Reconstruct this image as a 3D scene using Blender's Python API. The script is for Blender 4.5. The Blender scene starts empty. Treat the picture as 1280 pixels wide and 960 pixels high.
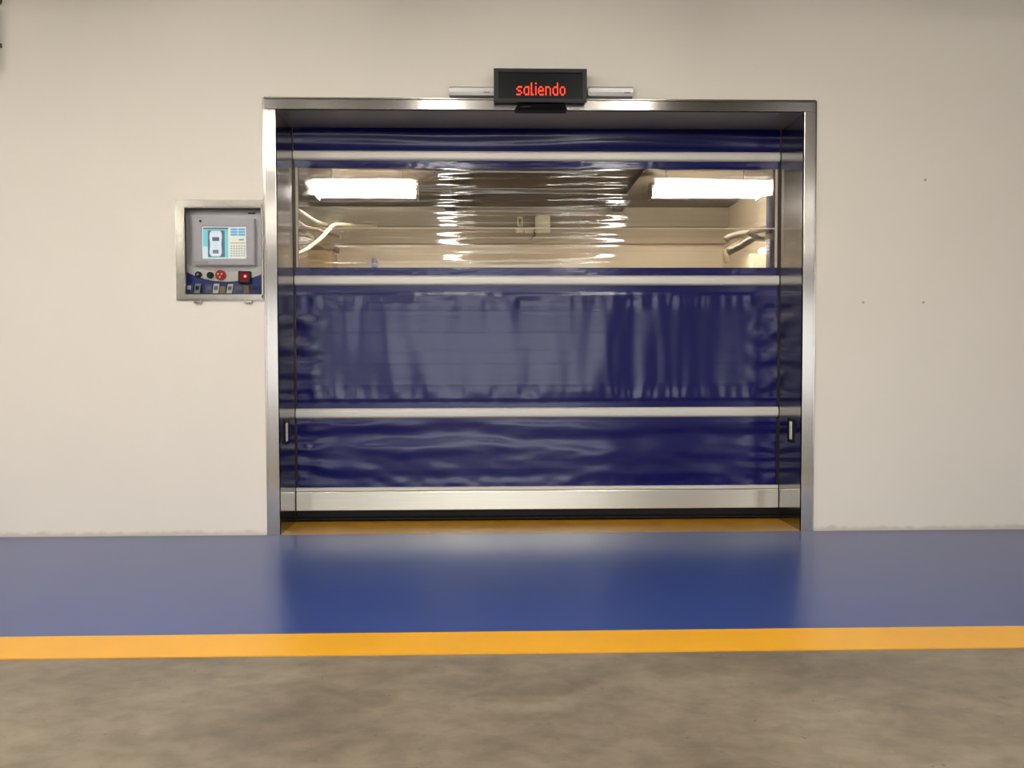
import bpy, bmesh, math, random
from mathutils import Vector, Matrix, noise

# ------------------------------------------------------------------ camera
F_PX, CX, CY = 950.0, 640.0, 480.0
YAW, PITCH, ROLL = 0.0232, 0.0287, 0.0025
CAM = Vector((-0.2635, -4.18, 0.9463))
_f = Vector((math.sin(YAW) * math.cos(PITCH), math.cos(YAW) * math.cos(PITCH), -math.sin(PITCH)))
_r0 = Vector((math.cos(YAW), -math.sin(YAW), 0))
_d0 = _f.cross(_r0)
_r = math.cos(ROLL) * _r0 + math.sin(ROLL) * _d0
_d = -math.sin(ROLL) * _r0 + math.cos(ROLL) * _d0

scene = bpy.context.scene
C = scene.collection
cam_data = bpy.data.cameras.new('camera')
cam_data.sensor_width = 36.0
cam_data.lens = F_PX / 1280.0 * 36.0
cam_data.clip_start = 0.05
cam = bpy.data.objects.new('camera', cam_data)
C.objects.link(cam)
rot = Matrix((_r, -_d, -_f)).transposed().to_4x4()
cam.matrix_world = Matrix.Translation(CAM) @ rot
scene.camera = cam

# ------------------------------------------------------------------ world / exposure
world = bpy.data.worlds.new('world')
scene.world = world
world.use_nodes = True
world.node_tree.nodes['Background'].inputs[0].default_value = (0.96, 0.98, 1.0, 1)
world.node_tree.nodes['Background'].inputs[1].default_value = 1.4
vs = scene.view_settings
vs.view_transform = 'Standard'
vs.look = 'None'
vs.exposure = 1.53
vs.gamma = 1.0
vs.use_curve_mapping = False
FRONT_LAMP = 28.0       # strength of the ceiling battens in the hall
CABIN_LAMP = 33.0       # strength of the two battens behind the door


def P(u, v, y=0.0):
    """photo pixel -> (x, z) on the vertical plane at depth y"""
    d = _f + _r * ((u - CX) / F_PX) + _d * ((v - CY) / F_PX)
    t = (y - CAM.y) / d.y
    p = CAM + d * t
    return p.x, p.z


def PX(u, v, y=0.0): return P(u, v, y)[0]
def PZ(u, v, y=0.0): return P(u, v, y)[1]


# ------------------------------------------------------------------ materials
def srgb(r, g, b):
    def c(x):
        x /= 255.0
        return x / 12.92 if x <= 0.04045 else ((x + 0.055) / 1.055) ** 2.4
    return (c(r), c(g), c(b), 1.0)


def mat(name, col, rough=0.5, metal=0.0, spec=0.5, emit=None, estr=0.0, aniso=0.0, tangent=None,
        noise_scale=None, noise_amt=0.12, bump=0.0, bump_scale=None, stretch=(1, 1, 1), coat=0.0):
    m = bpy.data.materials.new(name)
    m.use_nodes = True
    nt = m.node_tree
    b = nt.nodes['Principled BSDF']
    b.inputs['Base Color'].default_value = col
    b.inputs['Roughness'].default_value = rough
    b.inputs['Metallic'].default_value = metal
    b.inputs['Specular IOR Level'].default_value = spec
    b.inputs['Coat Weight'].default_value = coat
    b.inputs['Coat Roughness'].default_value = 0.19
    if emit:
        b.inputs['Emission Color'].default_value = emit
        b.inputs['Emission Strength'].default_value = estr
    if aniso:
        b.inputs['Anisotropic'].default_value = aniso
        if tangent:
            t = nt.nodes.new('ShaderNodeCombineXYZ')
            for i in range(3): t.inputs[i].default_value = tangent[i]
            nt.links.new(t.outputs[0], b.inputs['Tangent'])
    if noise_scale or bump_scale:
        g = nt.nodes.new('ShaderNodeNewGeometry')
        mp = nt.nodes.new('ShaderNodeMapping')
        mp.inputs['Scale'].default_value = stretch
        nt.links.new(g.outputs['Position'], mp.inputs['Vector'])
    if noise_scale:
        n = nt.nodes.new('ShaderNodeTexNoise')
        n.inputs['Scale'].default_value = noise_scale
        n.inputs['Detail'].default_value = 5
        nt.links.new(mp.outputs[0], n.inputs['Vector'])
        mr = nt.nodes.new('ShaderNodeMapRange')
        mr.inputs['From Min'].default_value = 0.3
        mr.inputs['From Max'].default_value = 0.7
        mr.inputs['To Min'].default_value = 1 - noise_amt
        mr.inputs['To Max'].default_value = 1 + noise_amt
        nt.links.new(n.outputs['Fac'], mr.inputs['Value'])
        h = nt.nodes.new('ShaderNodeHueSaturation')
        h.inputs['Color'].default_value = col
        nt.links.new(mr.outputs[0], h.inputs['Value'])
        nt.links.new(h.outputs[0], b.inputs['Base Color'])
    if bump_scale:
        n2 = nt.nodes.new('ShaderNodeTexNoise')
        n2.inputs['Scale'].default_value = bump_scale
        n2.inputs['Detail'].default_value = 4
        nt.links.new(mp.outputs[0], n2.inputs['Vector'])
        bp = nt.nodes.new('ShaderNodeBump')
        bp.inputs['Strength'].default_value = bump
        bp.inputs['Distance'].default_value = 0.01
        nt.links.new(n2.outputs['Fac'], bp.inputs['Height'])
        nt.links.new(bp.outputs[0], b.inputs['Normal'])
    return m


M = {}
M['steel_v'] = mat('brushed_steel_upright', srgb(196, 191, 183), 0.23, 1.0, aniso=0.85, tangent=(1, 0, 0), noise_scale=1.0, noise_amt=0.05, stretch=(300, 300, 3))
M['steel_h'] = mat('brushed_steel_level', srgb(196, 191, 183), 0.23, 1.0, aniso=0.85, tangent=(0, 0, 1), noise_scale=1.0, noise_amt=0.05, stretch=(3, 300, 300))
M['steel_side'] = mat('polished_steel_reveal', srgb(166, 163, 164), 0.17, 1.0, aniso=0.7, tangent=(0, 1, 0), noise_scale=1.0, noise_amt=0.04, stretch=(300, 300, 3))
M['steel_soffit'] = mat('brushed_steel_soffit', srgb(186, 182, 178), 0.34, 1.0, aniso=0.7, tangent=(0, 1, 0), noise_scale=1.0, noise_amt=0.04, stretch=(3, 300, 300))
M['steel'] = mat('cabinet_steel', srgb(186, 180, 168), 0.22, 1.0, noise_scale=30, noise_amt=0.06)
M['steel_mirror'] = mat('cabinet_plate_steel', srgb(196, 190, 190), 0.4, 0.5, noise_scale=6, noise_amt=0.05)
M['bar'] = mat('pale_aluminium_bar', srgb(206, 202, 192), 0.42, 0.15, noise_scale=2, noise_amt=0.03)
M['bottom_bar'] = mat('brushed_bottom_bar', srgb(226, 222, 205), 0.3, 0.75, aniso=0.6, tangent=(0, 0, 1), noise_scale=1.0, noise_amt=0.04, stretch=(2, 200, 200))
M['rubber'] = mat('black_rubber', srgb(14, 13, 15), 0.6, 0, 0.25, noise_scale=20, noise_amt=0.2)
M['guide'] = mat('dark_guide', srgb(30, 26, 22), 0.6, noise_scale=20, noise_amt=0.2)
M['pvc'] = mat('blue_pvc', srgb(12, 13, 80), 0.21, 0.0, 0.5, noise_scale=5, noise_amt=0.06, bump=0.05, bump_scale=12, stretch=(1, 1, 3))
M['black'] = mat('black_plastic', srgb(15, 14, 15), 0.45, 0, 0.3, noise_scale=30, noise_amt=0.15)
M['bezel'] = mat('dark_grey_bezel', srgb(46, 44, 43), 0.45, 0, 0.3, noise_scale=30, noise_amt=0.1)
M['panel_black'] = mat('black_display', srgb(8, 7, 9), 0.35, 0, 0.25, noise_scale=30, noise_amt=0.1)
M['led'] = mat('red_led', srgb(255, 60, 20), 0.4, emit=srgb(255, 48, 20), estr=1.3)
M['silver'] = mat('silver_plastic', srgb(178, 176, 172), 0.35, 0.3, noise_scale=20, noise_amt=0.03)
M['silver_dark'] = mat('charcoal_lens', srgb(60, 58, 56), 0.3, noise_scale=20, noise_amt=0.1)
M['print_grey'] = mat('grey_print', srgb(120, 116, 112), 0.5, noise_scale=40, noise_amt=0.1)
M['monitor'] = mat('lilac_grey_plastic', srgb(205, 196, 204), 0.4, noise_scale=20, noise_amt=0.03)
M['white'] = mat('white_plastic', srgb(225, 222, 212), 0.4, noise_scale=20, noise_amt=0.03)
M['cabin_white'] = mat('dusty_white_plastic', srgb(222, 214, 188), 0.5, noise_scale=20, noise_amt=0.05)
M['blue_paint'] = mat('blue_panel', srgb(40, 54, 128), 0.3, noise_scale=10, noise_amt=0.04)
M['red'] = mat('red_button', srgb(200, 34, 26), 0.3, noise_scale=30, noise_amt=0.06)
M['red_dark'] = mat('dark_red_lens', srgb(96, 10, 24), 0.2, emit=srgb(150, 8, 26), estr=0.06, noise_scale=80, noise_amt=0.2)
M['red_glow'] = mat('red_lamp', srgb(255, 90, 90), 0.3, emit=srgb(255, 70, 80), estr=3.0)
M['lampbody'] = mat('lamp_white', srgb(150, 146, 138), 0.5, noise_scale=10, noise_amt=0.03)
M['lamp_front'] = mat('lit_tube', srgb(255, 255, 255), 0.5, emit=(1.0, 0.955, 0.895, 1), estr=FRONT_LAMP)
M['lamp_cabin'] = mat('lit_tube_cabin', srgb(255, 255, 255), 0.5, emit=(1.0, 0.93, 0.82, 1), estr=CABIN_LAMP)
M['cabin_wall'] = mat('beige_cabin_wall', srgb(222, 208, 184), 0.6, noise_scale=1.5, noise_amt=0.05)
M['cabin_band'] = mat('taupe_band', srgb(176, 162, 140), 0.6, noise_scale=2, noise_amt=0.06)
M['cabin_band2'] = mat('taupe_upper_band', srgb(150, 140, 122), 0.6, noise_scale=2, noise_amt=0.06)
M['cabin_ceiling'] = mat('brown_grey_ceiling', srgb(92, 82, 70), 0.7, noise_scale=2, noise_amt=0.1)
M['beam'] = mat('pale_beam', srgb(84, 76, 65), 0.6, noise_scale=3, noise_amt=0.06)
M['cabin_floor'] = mat('cabin_floor', srgb(120, 112, 100), 0.5, noise_scale=3, noise_amt=0.1)
M['cable'] = mat('pale_cable', srgb(206, 198, 172), 0.45, noise_scale=20, noise_amt=0.05)
M['cable_dark'] = mat('brown_cable', srgb(104, 92, 72), 0.5, noise_scale=20, noise_amt=0.1)
M['tray'] = mat('galvanised_tray', srgb(142, 132, 108), 0.55, 0.1, noise_scale=12, noise_amt=0.08)
M['cardboard'] = mat('tan_pillar', srgb(150, 128, 96), 0.7, noise_scale=9, noise_amt=0.14, stretch=(1, 1, 3))
M['conduit'] = mat('dark_conduit', srgb(78, 68, 58), 0.5, noise_scale=9, noise_amt=0.1)
M['anchor'] = mat('grey_anchor', srgb(172, 164, 150), 0.6, noise_scale=60, noise_amt=0.1)
M['dark_shutter'] = mat('dark_shutter', srgb(44, 42, 46), 0.5, noise_scale=3, noise_amt=0.1)
M['hall_ceiling'] = mat('hall_ceiling', srgb(84, 78, 72), 0.8, noise_scale=2, noise_amt=0.08)
M['hall_dark'] = mat('hall_dark_wall', srgb(70, 66, 62), 0.7, noise_scale=1, noise_amt=0.05)
M['hall_wall'] = mat('hall_wall', srgb(214, 206, 192), 0.7, noise_scale=1, noise_amt=0.03)
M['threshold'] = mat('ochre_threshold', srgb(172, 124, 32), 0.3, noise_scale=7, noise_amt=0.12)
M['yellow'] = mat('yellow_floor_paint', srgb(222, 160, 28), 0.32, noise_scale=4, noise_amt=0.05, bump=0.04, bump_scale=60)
M['scuff'] = mat('dark_scuff', srgb(78, 66, 52), 0.7, noise_scale=60, noise_amt=0.2)


def wall_material():
    m = mat('painted_plaster', srgb(228, 220, 206), 0.55, 0, 0.4, noise_scale=0.9, noise_amt=0.025, bump=0.06, bump_scale=7)
    nt = m.node_tree
    b = nt.nodes['Principled BSDF']
    src = b.inputs['Base Color'].links[0].from_socket
    g = nt.nodes.new('ShaderNodeNewGeometry')
    sep = nt.nodes.new('ShaderNodeSeparateXYZ')
    nt.links.new(g.outputs['Position'], sep.inputs[0])
    n = nt.nodes.new('ShaderNodeTexNoise')
    n.inputs['Scale'].default_value = 14
    n.inputs['Detail'].default_value = 6
    nt.links.new(g.outputs['Position'], n.inputs['Vector'])
    # grime where the mop splashes: ragged line a few cm above the floor
    ad = nt.nodes.new('ShaderNodeMath'); ad.operation = 'MULTIPLY_ADD'
    nt.links.new(n.outputs['Fac'], ad.inputs[0])
    ad.inputs[1].default_value = -0.05
    nt.links.new(sep.outputs['Z'], ad.inputs[2])
    mr = nt.nodes.new('ShaderNodeMapRange')
    mr.inputs['From Min'].default_value = -0.014
    mr.inputs['From Max'].default_value = 0.006
    mr.inputs['To Min'].default_value = 0.38
    mr.inputs['To Max'].default_value = 0.0
    nt.links.new(ad.outputs[0], mr.inputs['Value'])
    mx = nt.nodes.new('ShaderNodeMix'); mx.data_type = 'RGBA'
    nt.links.new(mr.outputs[0], mx.inputs[0])
    nt.links.new(src, mx.inputs[6])
    mx.inputs[7].default_value = srgb(150, 138, 116)
    nt.links.new(mx.outputs[2], b.inputs['Base Color'])
    return m


def concrete_material():
    m = bpy.data.materials.new('worn_concrete'); m.use_nodes = True
    nt = m.node_tree; b = nt.nodes['Principled BSDF']
    g = nt.nodes.new('ShaderNodeNewGeometry')
    def nz(scale, detail, stretch=(1, 1, 1), dist=0.0):
        mp = nt.nodes.new('ShaderNodeMapping'); mp.inputs['Scale'].default_value = stretch
        nt.links.new(g.outputs['Position'], mp.inputs['Vector'])
        n = nt.nodes.new('ShaderNodeTexNoise')
        n.inputs['Scale'].default_value = scale; n.inputs['Detail'].default_value = detail
        n.inputs['Distortion'].default_value = dist
        n.inputs['Roughness'].default_value = 0.62
        nt.links.new(mp.outputs[0], n.inputs['Vector'])
        return n.outputs['Fac']
    r1 = nt.nodes.new('ShaderNodeValToRGB')
    e = r1.color_ramp.elements
    e[0].position = 0.34; e[0].color = srgb(104, 93, 79)
    e[1].position = 0.66; e[1].color = srgb(138, 126, 107)
    nt.links.new(nz(1.5, 10, (1, 1.3, 1), 0.3), r1.inputs[0])
    r2 = nt.nodes.new('ShaderNodeValToRGB')
    e = r2.color_ramp.elements
    e[0].position = 0.36; e[0].color = (0.74, 0.73, 0.71, 1)
    e[1].position = 0.62; e[1].color = (1.07, 1.06, 1.04, 1)
    nt.links.new(nz(9, 10, (1, 1.5, 1), 0.25), r2.inputs[0])
    mx = nt.nodes.new('ShaderNodeMix'); mx.data_type = 'RGBA'; mx.blend_type = 'MULTIPLY'
    mx.inputs[0].default_value = 1.0
    nt.links.new(r1.outputs[0], mx.inputs[6]); nt.links.new(r2.outputs[0], mx.inputs[7])
    # small dark specks
    r3 = nt.nodes.new('ShaderNodeValToRGB')
    e = r3.color_ramp.elements
    e[0].position = 0.29; e[0].color = (0.6, 0.56, 0.5, 1)
    e[1].position = 0.325; e[1].color = (1, 1, 1, 1)
    nt.links.new(nz(34, 3), r3.inputs[0])
    mx2 = nt.nodes.new('ShaderNodeMix'); mx2.data_type = 'RGBA'; mx2.blend_type = 'MULTIPLY'
    mx2.inputs[0].default_value = 1.0
    nt.links.new(mx.outputs[2], mx2.inputs[6]); nt.links.new(r3.outputs[0], mx2.inputs[7])
    nt.links.new(mx2.outputs[2], b.inputs['Base Color'])
    b.inputs['Roughness'].default_value = 0.36
    b.inputs['Specular IOR Level'].default_value = 0.45
    bp = nt.nodes.new('ShaderNodeBump'); bp.inputs['Strength'].default_value = 0.12; bp.inputs['Distance'].default_value = 0.01
    nt.links.new(nz(9, 8), bp.inputs['Height'])
    nt.links.new(bp.outputs[0], b.inputs['Normal'])
    return m


def epoxy_material():
    m = mat('blue_epoxy', srgb(36, 62, 126), 0.34, 0, 0.35, coat=0.5, noise_scale=1.6, noise_amt=0.07, bump=0.035, bump_scale=5, stretch=(1, 1.4, 1))
    return m


def vinyl_material():
    m = bpy.data.materials.new('clear_vinyl'); m.use_nodes = True
    nt = m.node_tree; nt.nodes.remove(nt.nodes['Principled BSDF'])
    out = nt.nodes['Material Output']
    g = nt.nodes.new('ShaderNodeNewGeometry')
    mp = nt.nodes.new('ShaderNodeMapping'); mp.inputs['Scale'].default_value = (0.5, 1, 8)
    nt.links.new(g.outputs['Position'], mp.inputs['Vector'])
    n = nt.nodes.new('ShaderNodeTexNoise'); n.inputs['Scale'].default_value = 5; n.inputs['Detail'].default_value = 6
    nt.links.new(mp.outputs[0], n.inputs['Vector'])
    bp = nt.nodes.new('ShaderNodeBump'); bp.inputs['Strength'].default_value = 0.035; bp.inputs['Distance'].default_value = 0.02
    nt.links.new(n.outputs['Fac'], bp.inputs['Height'])
    tr = nt.nodes.new('ShaderNodeBsdfTransparent'); tr.inputs[0].default_value = (0.93, 0.91, 0.87, 1)
    rf = nt.nodes.new('ShaderNodeBsdfRefraction'); rf.inputs['IOR'].default_value = 1.06
    rf.inputs['Roughness'].default_value = 0.42; rf.inputs[0].default_value = (0.93, 0.91, 0.87, 1)
    mx1 = nt.nodes.new('ShaderNodeMixShader'); mx1.inputs[0].default_value = 0.2
    nt.links.new(tr.outputs[0], mx1.inputs[1]); nt.links.new(rf.outputs[0], mx1.inputs[2])
    gl = nt.nodes.new('ShaderNodeBsdfGlossy'); gl.inputs['Roughness'].default_value = 0.06
    nt.links.new(bp.outputs[0], gl.inputs['Normal'])
    fr = nt.nodes.new('ShaderNodeFresnel'); fr.inputs['IOR'].default_value = 1.5
    ma = nt.nodes.new('ShaderNodeMath'); ma.operation = 'MULTIPLY'; ma.inputs[1].default_value = 1.5
    nt.links.new(fr.outputs[0], ma.inputs[0])
    mx2 = nt.nodes.new('ShaderNodeMixShader')
    nt.links.new(ma.outputs[0], mx2.inputs[0])
    nt.links.new(mx1.outputs[0], mx2.inputs[1]); nt.links.new(gl.outputs[0], mx2.inputs[2])
    nt.links.new(mx2.outputs[0], out.inputs['Surface'])
    return m


def glass_material():
    m = bpy.data.materials.new('window_glass'); m.use_nodes = True
    nt = m.node_tree; nt.nodes.remove(nt.nodes['Principled BSDF'])
    out = nt.nodes['Material Output']
    tr = nt.nodes.new('ShaderNodeBsdfTransparent'); tr.inputs[0].default_value = (0.95, 0.96, 0.95, 1)
    gl = nt.nodes.new('ShaderNodeBsdfGlossy'); gl.inputs['Roughness'].default_value = 0.02
    fr = nt.nodes.new('ShaderNodeFresnel'); fr.inputs['IOR'].default_value = 1.5
    mx = nt.nodes.new('ShaderNodeMixShader')
    nt.links.new(fr.outputs[0], mx.inputs[0]); nt.links.new(tr.outputs[0], mx.inputs[1]); nt.links.new(gl.outputs[0], mx.inputs[2])
    nt.links.new(mx.outputs[0], out.inputs['Surface'])
    return m


def screen_mat(name, col, s=0.36):
    return mat(name, (0.02, 0.02, 0.02, 1), 0.3, emit=col, estr=s)


M['wall'] = wall_material()
M['concrete'] = concrete_material()
M['epoxy'] = epoxy_material()
M['vinyl'] = vinyl_material()
M['glass'] = glass_material()
M['edge_and_glint'] = mat('milky_edge_and_glint', srgb(225, 212, 186), 0.25, noise_scale=8, noise_amt=0.05)  # pale tone for the pane edges and the glint painted along the fold
M['edge_and_glint'].node_tree.nodes['Principled BSDF'].inputs['Alpha'].default_value = 0.55
M['scr_teal'] = screen_mat('screen_teal', srgb(130, 214, 222))
M['scr_pale'] = screen_mat('screen_pale', srgb(222, 240, 240))
M['scr_dark'] = screen_mat('screen_slate', srgb(96, 112, 128))
M['scr_white'] = screen_mat('screen_white', srgb(236, 240, 250))
M['scr_grey'] = screen_mat('screen_grey', srgb(128, 134, 146))
M['scr_blue'] = screen_mat('screen_blue', srgb(92, 176, 222))
M['scr_cream'] = screen_mat('screen_cream', srgb(240, 240, 222))
M['scr_orange'] = screen_mat('screen_orange', srgb(232, 190, 150))

# ------------------------------------------------------------------ mesh helpers
def obj(name, bm, m, parent=None, smooth=False, recalc=True):
    if recalc:
        bmesh.ops.recalc_face_normals(bm, faces=bm.faces[:])
    me = bpy.data.meshes.new(name)
    bm.to_mesh(me); bm.free()
    if smooth:
        for p in me.polygons: p.use_smooth = True
    me.materials.append(M[m] if isinstance(m, str) else m)
    o = bpy.data.objects.new(name, me)
    C.objects.link(o)
    if parent is not None:
        o.parent = parent
        o.matrix_parent_inverse = Matrix.Translation(-parent.location)
    return o


def tag(o, label=None, cat=None, group=None, kind=None):
    if label: o['label'] = label
    if cat: o['category'] = cat
    if group: o['group'] = group
    if kind: o['kind'] = kind
    return o


def thing(name, label, cat, loc=(0, 0, 0), group=None):
    o = bpy.data.objects.new(name, None)
    o.empty_display_size = 0.1
    C.objects.link(o)
    o.location = loc
    return tag(o, label, cat, group)


def bbox(bm, x0, x1, y0, y1, z0, z1, bevel=0.0, seg=2):
    r = bmesh.ops.create_cube(bm, size=1.0)
    vs_ = r['verts']
    for v in vs_:
        v.co = Vector(((x0 + x1) / 2 + v.co.x * (x1 - x0), (y0 + y1) / 2 + v.co.y * (y1 - y0), (z0 + z1) / 2 + v.co.z * (z1 - z0)))
    if bevel > 0:
        es = list({e for v in vs_ for e in v.link_edges})
        bmesh.ops.bevel(bm, geom=es, offset=bevel, segments=seg, affect='EDGES', profile=0.5)
    return bm


def box(name, m, parent, x0, x1, y0, y1, z0, z1, bevel=0.0, seg=2):
    return obj(name, bbox(bmesh.new(), min(x0, x1), max(x0, x1), min(y0, y1), max(y0, y1), min(z0, z1), max(z0, z1), bevel, seg), m, parent)


def tube(pts, rad, n=8, closed_ends=True, bm=None):
    bm = bm or bmesh.new()
    pts = [Vector(p) for p in pts]
    rings = []
    up = Vector((0.13, 0.31, 0.94))
    for i, p in enumerate(pts):
        t = (pts[min(i + 1, len(pts) - 1)] - pts[max(i - 1, 0)]).normalized()
        a = t.cross(up)
        if a.length < 1e-3: a = t.cross(Vector((1, 0, 0)))
        a.normalize(); b = t.cross(a)
        r = rad[i] if isinstance(rad, (list, tuple)) else rad
        rings.append([bm.verts.new(p + (a * math.cos(k * 2 * math.pi / n) + b * math.sin(k * 2 * math.pi / n)) * r) for k in range(n)])
    for i in range(len(rings) - 1):
        for k in range(n):
            bm.faces.new((rings[i][k], rings[i][(k + 1) % n], rings[i + 1][(k + 1) % n], rings[i + 1][k]))
    if closed_ends:
        bm.faces.new(rings[0][::-1]); bm.faces.new(rings[-1])
    return bm


def smooth_path(pts, n=6):
    pts = [Vector(p) for p in pts]
    out = []
    for i in range(len(pts) - 1):
        p0, p1, p2, p3 = pts[max(i - 1, 0)], pts[i], pts[i + 1], pts[min(i + 2, len(pts) - 1)]
        for k in range(n):
            t = k / n
            out.append(0.5 * ((2 * p1) + (p2 - p0) * t + (2 * p0 - 5 * p1 + 4 * p2 - p3) * t * t + (3 * p1 - p0 - 3 * p2 + p3) * t ** 3))
    out.append(pts[-1])
    return out


def prism(poly_xz, y0, y1, bm=None, bevel=0.0):
    """closed x-z outline extruded from y0 to y1"""
    bm = bm or bmesh.new()
    a = [bm.verts.new((x, y0, z)) for x, z in poly_xz]
    b = [bm.verts.new((x, y1, z)) for x, z in poly_xz]
    n = len(a)
    bm.faces.new(a); bm.faces.new(b[::-1])
    for i in range(n):
        bm.faces.new((a[i], b[i], b[(i + 1) % n], a[(i + 1) % n]))
    return bm


def disc_poly(x, z, r, n=20):
    return [(x + r * math.cos(2 * math.pi * k / n), z + r * math.sin(2 * math.pi * k / n)) for k in range(n)]


def frame_bm(ox0, ox1, oz0, oz1, ix0, ix1, iz0, iz1, y0, y1, bevel=0.0):
    """picture-frame ring with mitred corners"""
    bm = bmesh.new()
    O = [(ox0, oz0), (ox1, oz0), (ox1, oz1), (ox0, oz1)]
    I = [(ix0, iz0), (ix1, iz0), (ix1, iz1), (ix0, iz1)]
    of = [bm.verts.new((x, y0, z)) for x, z in O]; ob = [bm.verts.new((x, y1, z)) for x, z in O]
    jf = [bm.verts.new((x, y0, z)) for x, z in I]; jb = [bm.verts.new((x, y1, z)) for x, z in I]
    for i in range(4):
        k = (i + 1) % 4
        bm.faces.new((of[i], of[k], jf[k], jf[i])); bm.faces.new((ob[k], ob[i], jb[i], jb[k]))
        bm.faces.new((of[k], of[i], ob[i], ob[k])); bm.faces.new((jf[i], jf[k], jb[k], jb[i]))
    if bevel:
        bmesh.ops.bevel(bm, geom=[e for e in bm.edges if abs(e.verts[0].co.y - e.verts[1].co.y) < 1e-6 and e.verts[0].co.y < (y0 + y1) / 2 and (e.verts[0] in of) == (e.verts[1] in of)],
                        offset=bevel, segments=2, affect='EDGES')
    return bm


# ------------------------------------------------------------------ key measures (metres; wall face at y = 0)
HW = 1.50        # half width over the steel casing
HJ = 1.4385      # half width of the clear opening
ZT = 2.381       # top of casing
ZJ = PZ(676, 139, 0)   # underside of header
DEP = 0.31       # depth of the reveal
YC = 0.345       # curtain plane
HC = 1.433       # half width of the curtain

# ------------------------------------------------------------------ structure: the wall with its opening and the cabinet niche
cab_x0, cab_x1 = PX(229, 312), PX(329, 312)
cab_z0, cab_z1 = PZ(275, 368), PZ(275, 258)


def wall_with_holes(xs, zs, holes, y0, y1):
    bm = bmesh.new()
    grid = {}
    def V(i, j):
        if (i, j) not in grid: grid[(i, j)] = bm.verts.new((xs[i], y0, zs[j]))
        return grid[(i, j)]
    fs = []
    for i in range(len(xs) - 1):
        for j in range(len(zs) - 1):
            cx, cz = (xs[i] + xs[i + 1]) / 2, (zs[j] + zs[j + 1]) / 2
            if any(a < cx < b and c < cz < d for a, b, c, d in holes): continue
            fs.append(bm.faces.new((V(i, j), V(i + 1, j), V(i + 1, j + 1), V(i, j + 1))))
    r = bmesh.ops.extrude_face_region(bm, geom=fs)
    for v in [g for g in r['geom'] if isinstance(g, bmesh.types.BMVert)]: v.co.y = y1
    return bm


HALL = (-7.5, 8.0, -11.0, 3.2)
wall = obj('wall_front', wall_with_holes(
    sorted([HALL[0], cab_x0, cab_x1, -HJ - 0.012, HJ + 0.012, HALL[1]]),
    sorted([0, cab_z0, cab_z1, ZJ + 0.012, HALL[3]]),
    [(-HJ - 0.012, HJ + 0.012, -1, ZJ + 0.012), (cab_x0, cab_x1, cab_z0, cab_z1)], 0.0, 0.30), 'wall')
tag(wall, kind='structure')
for u, v in ((1079, 378), (1154, 378), (1156.5, 225)):
    x, z = P(u, v)
    a = obj('wall_anchor', prism(disc_poly(x, z, 0.007, 12), -0.003, 0.0), 'anchor', wall)

fl = box('floor', 'concrete', None, HALL[0], HALL[1], HALL[2], 0.30, -0.1, 0.0)
tag(fl, kind='structure')
Y1, Y2 = -1.5414, -1.74
box('painted_band', 'epoxy', fl, HALL[0], HALL[1], Y1, -0.012, 0.0, 0.0025)
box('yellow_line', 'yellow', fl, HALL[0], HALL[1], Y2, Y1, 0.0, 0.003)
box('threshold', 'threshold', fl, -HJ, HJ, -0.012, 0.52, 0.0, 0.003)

tag(box('ceiling', 'hall_ceiling', None, HALL[0], HALL[1], HALL[2], 0.0, HALL[3], HALL[3] + 0.1), kind='structure')
tag(box('wall_left', 'hall_wall', None, HALL[0] - 0.1, HALL[0], HALL[2], 0.0, 0, HALL[3]), kind='structure')
tag(box('wall_right', 'hall_dark', None, HALL[1], HALL[1] + 0.1, HALL[2], 0.0, 0, HALL[3]), kind='structure')
# open daylit gateways in the wall behind the camera
GX0, GX1, GZ = -2.9, 1.95, 2.3
wb_ = obj('wall_back', wall_with_holes([HALL[0], -5.3, -4.05, GX0, GX1, 5.3, 7.4, HALL[1]], [0, GZ, HALL[3]], [(GX0, GX1, -1, GZ), (-5.3, -4.05, -1, GZ), (5.3, 7.4, -1, GZ)], HALL[2] - 0.2, HALL[2]), 'hall_dark')
tag(wb_, kind='structure')
apron = tag(box('floor_outside', 'concrete', None, HALL[0], HALL[1], HALL[2] - 6, HALL[2], -0.1, -0.002), kind='structure')
for g0, g1 in ((-5.3, -4.05), (GX0, GX1), (5.3, 7.4)):
    portal = bpy.data.lights.new('gateway_portal', 'AREA')
    portal.shape = 'RECTANGLE'; portal.size = g1 - g0; portal.size_y = GZ
    portal.cycles.is_portal = True
    po_ = bpy.data.objects.new('gateway_portal', portal); C.objects.link(po_)
    po_.location = ((g0 + g1) / 2, HALL[2] - 0.1, GZ / 2)
    po_.rotation_euler = (math.radians(90), 0, 0)

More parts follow.
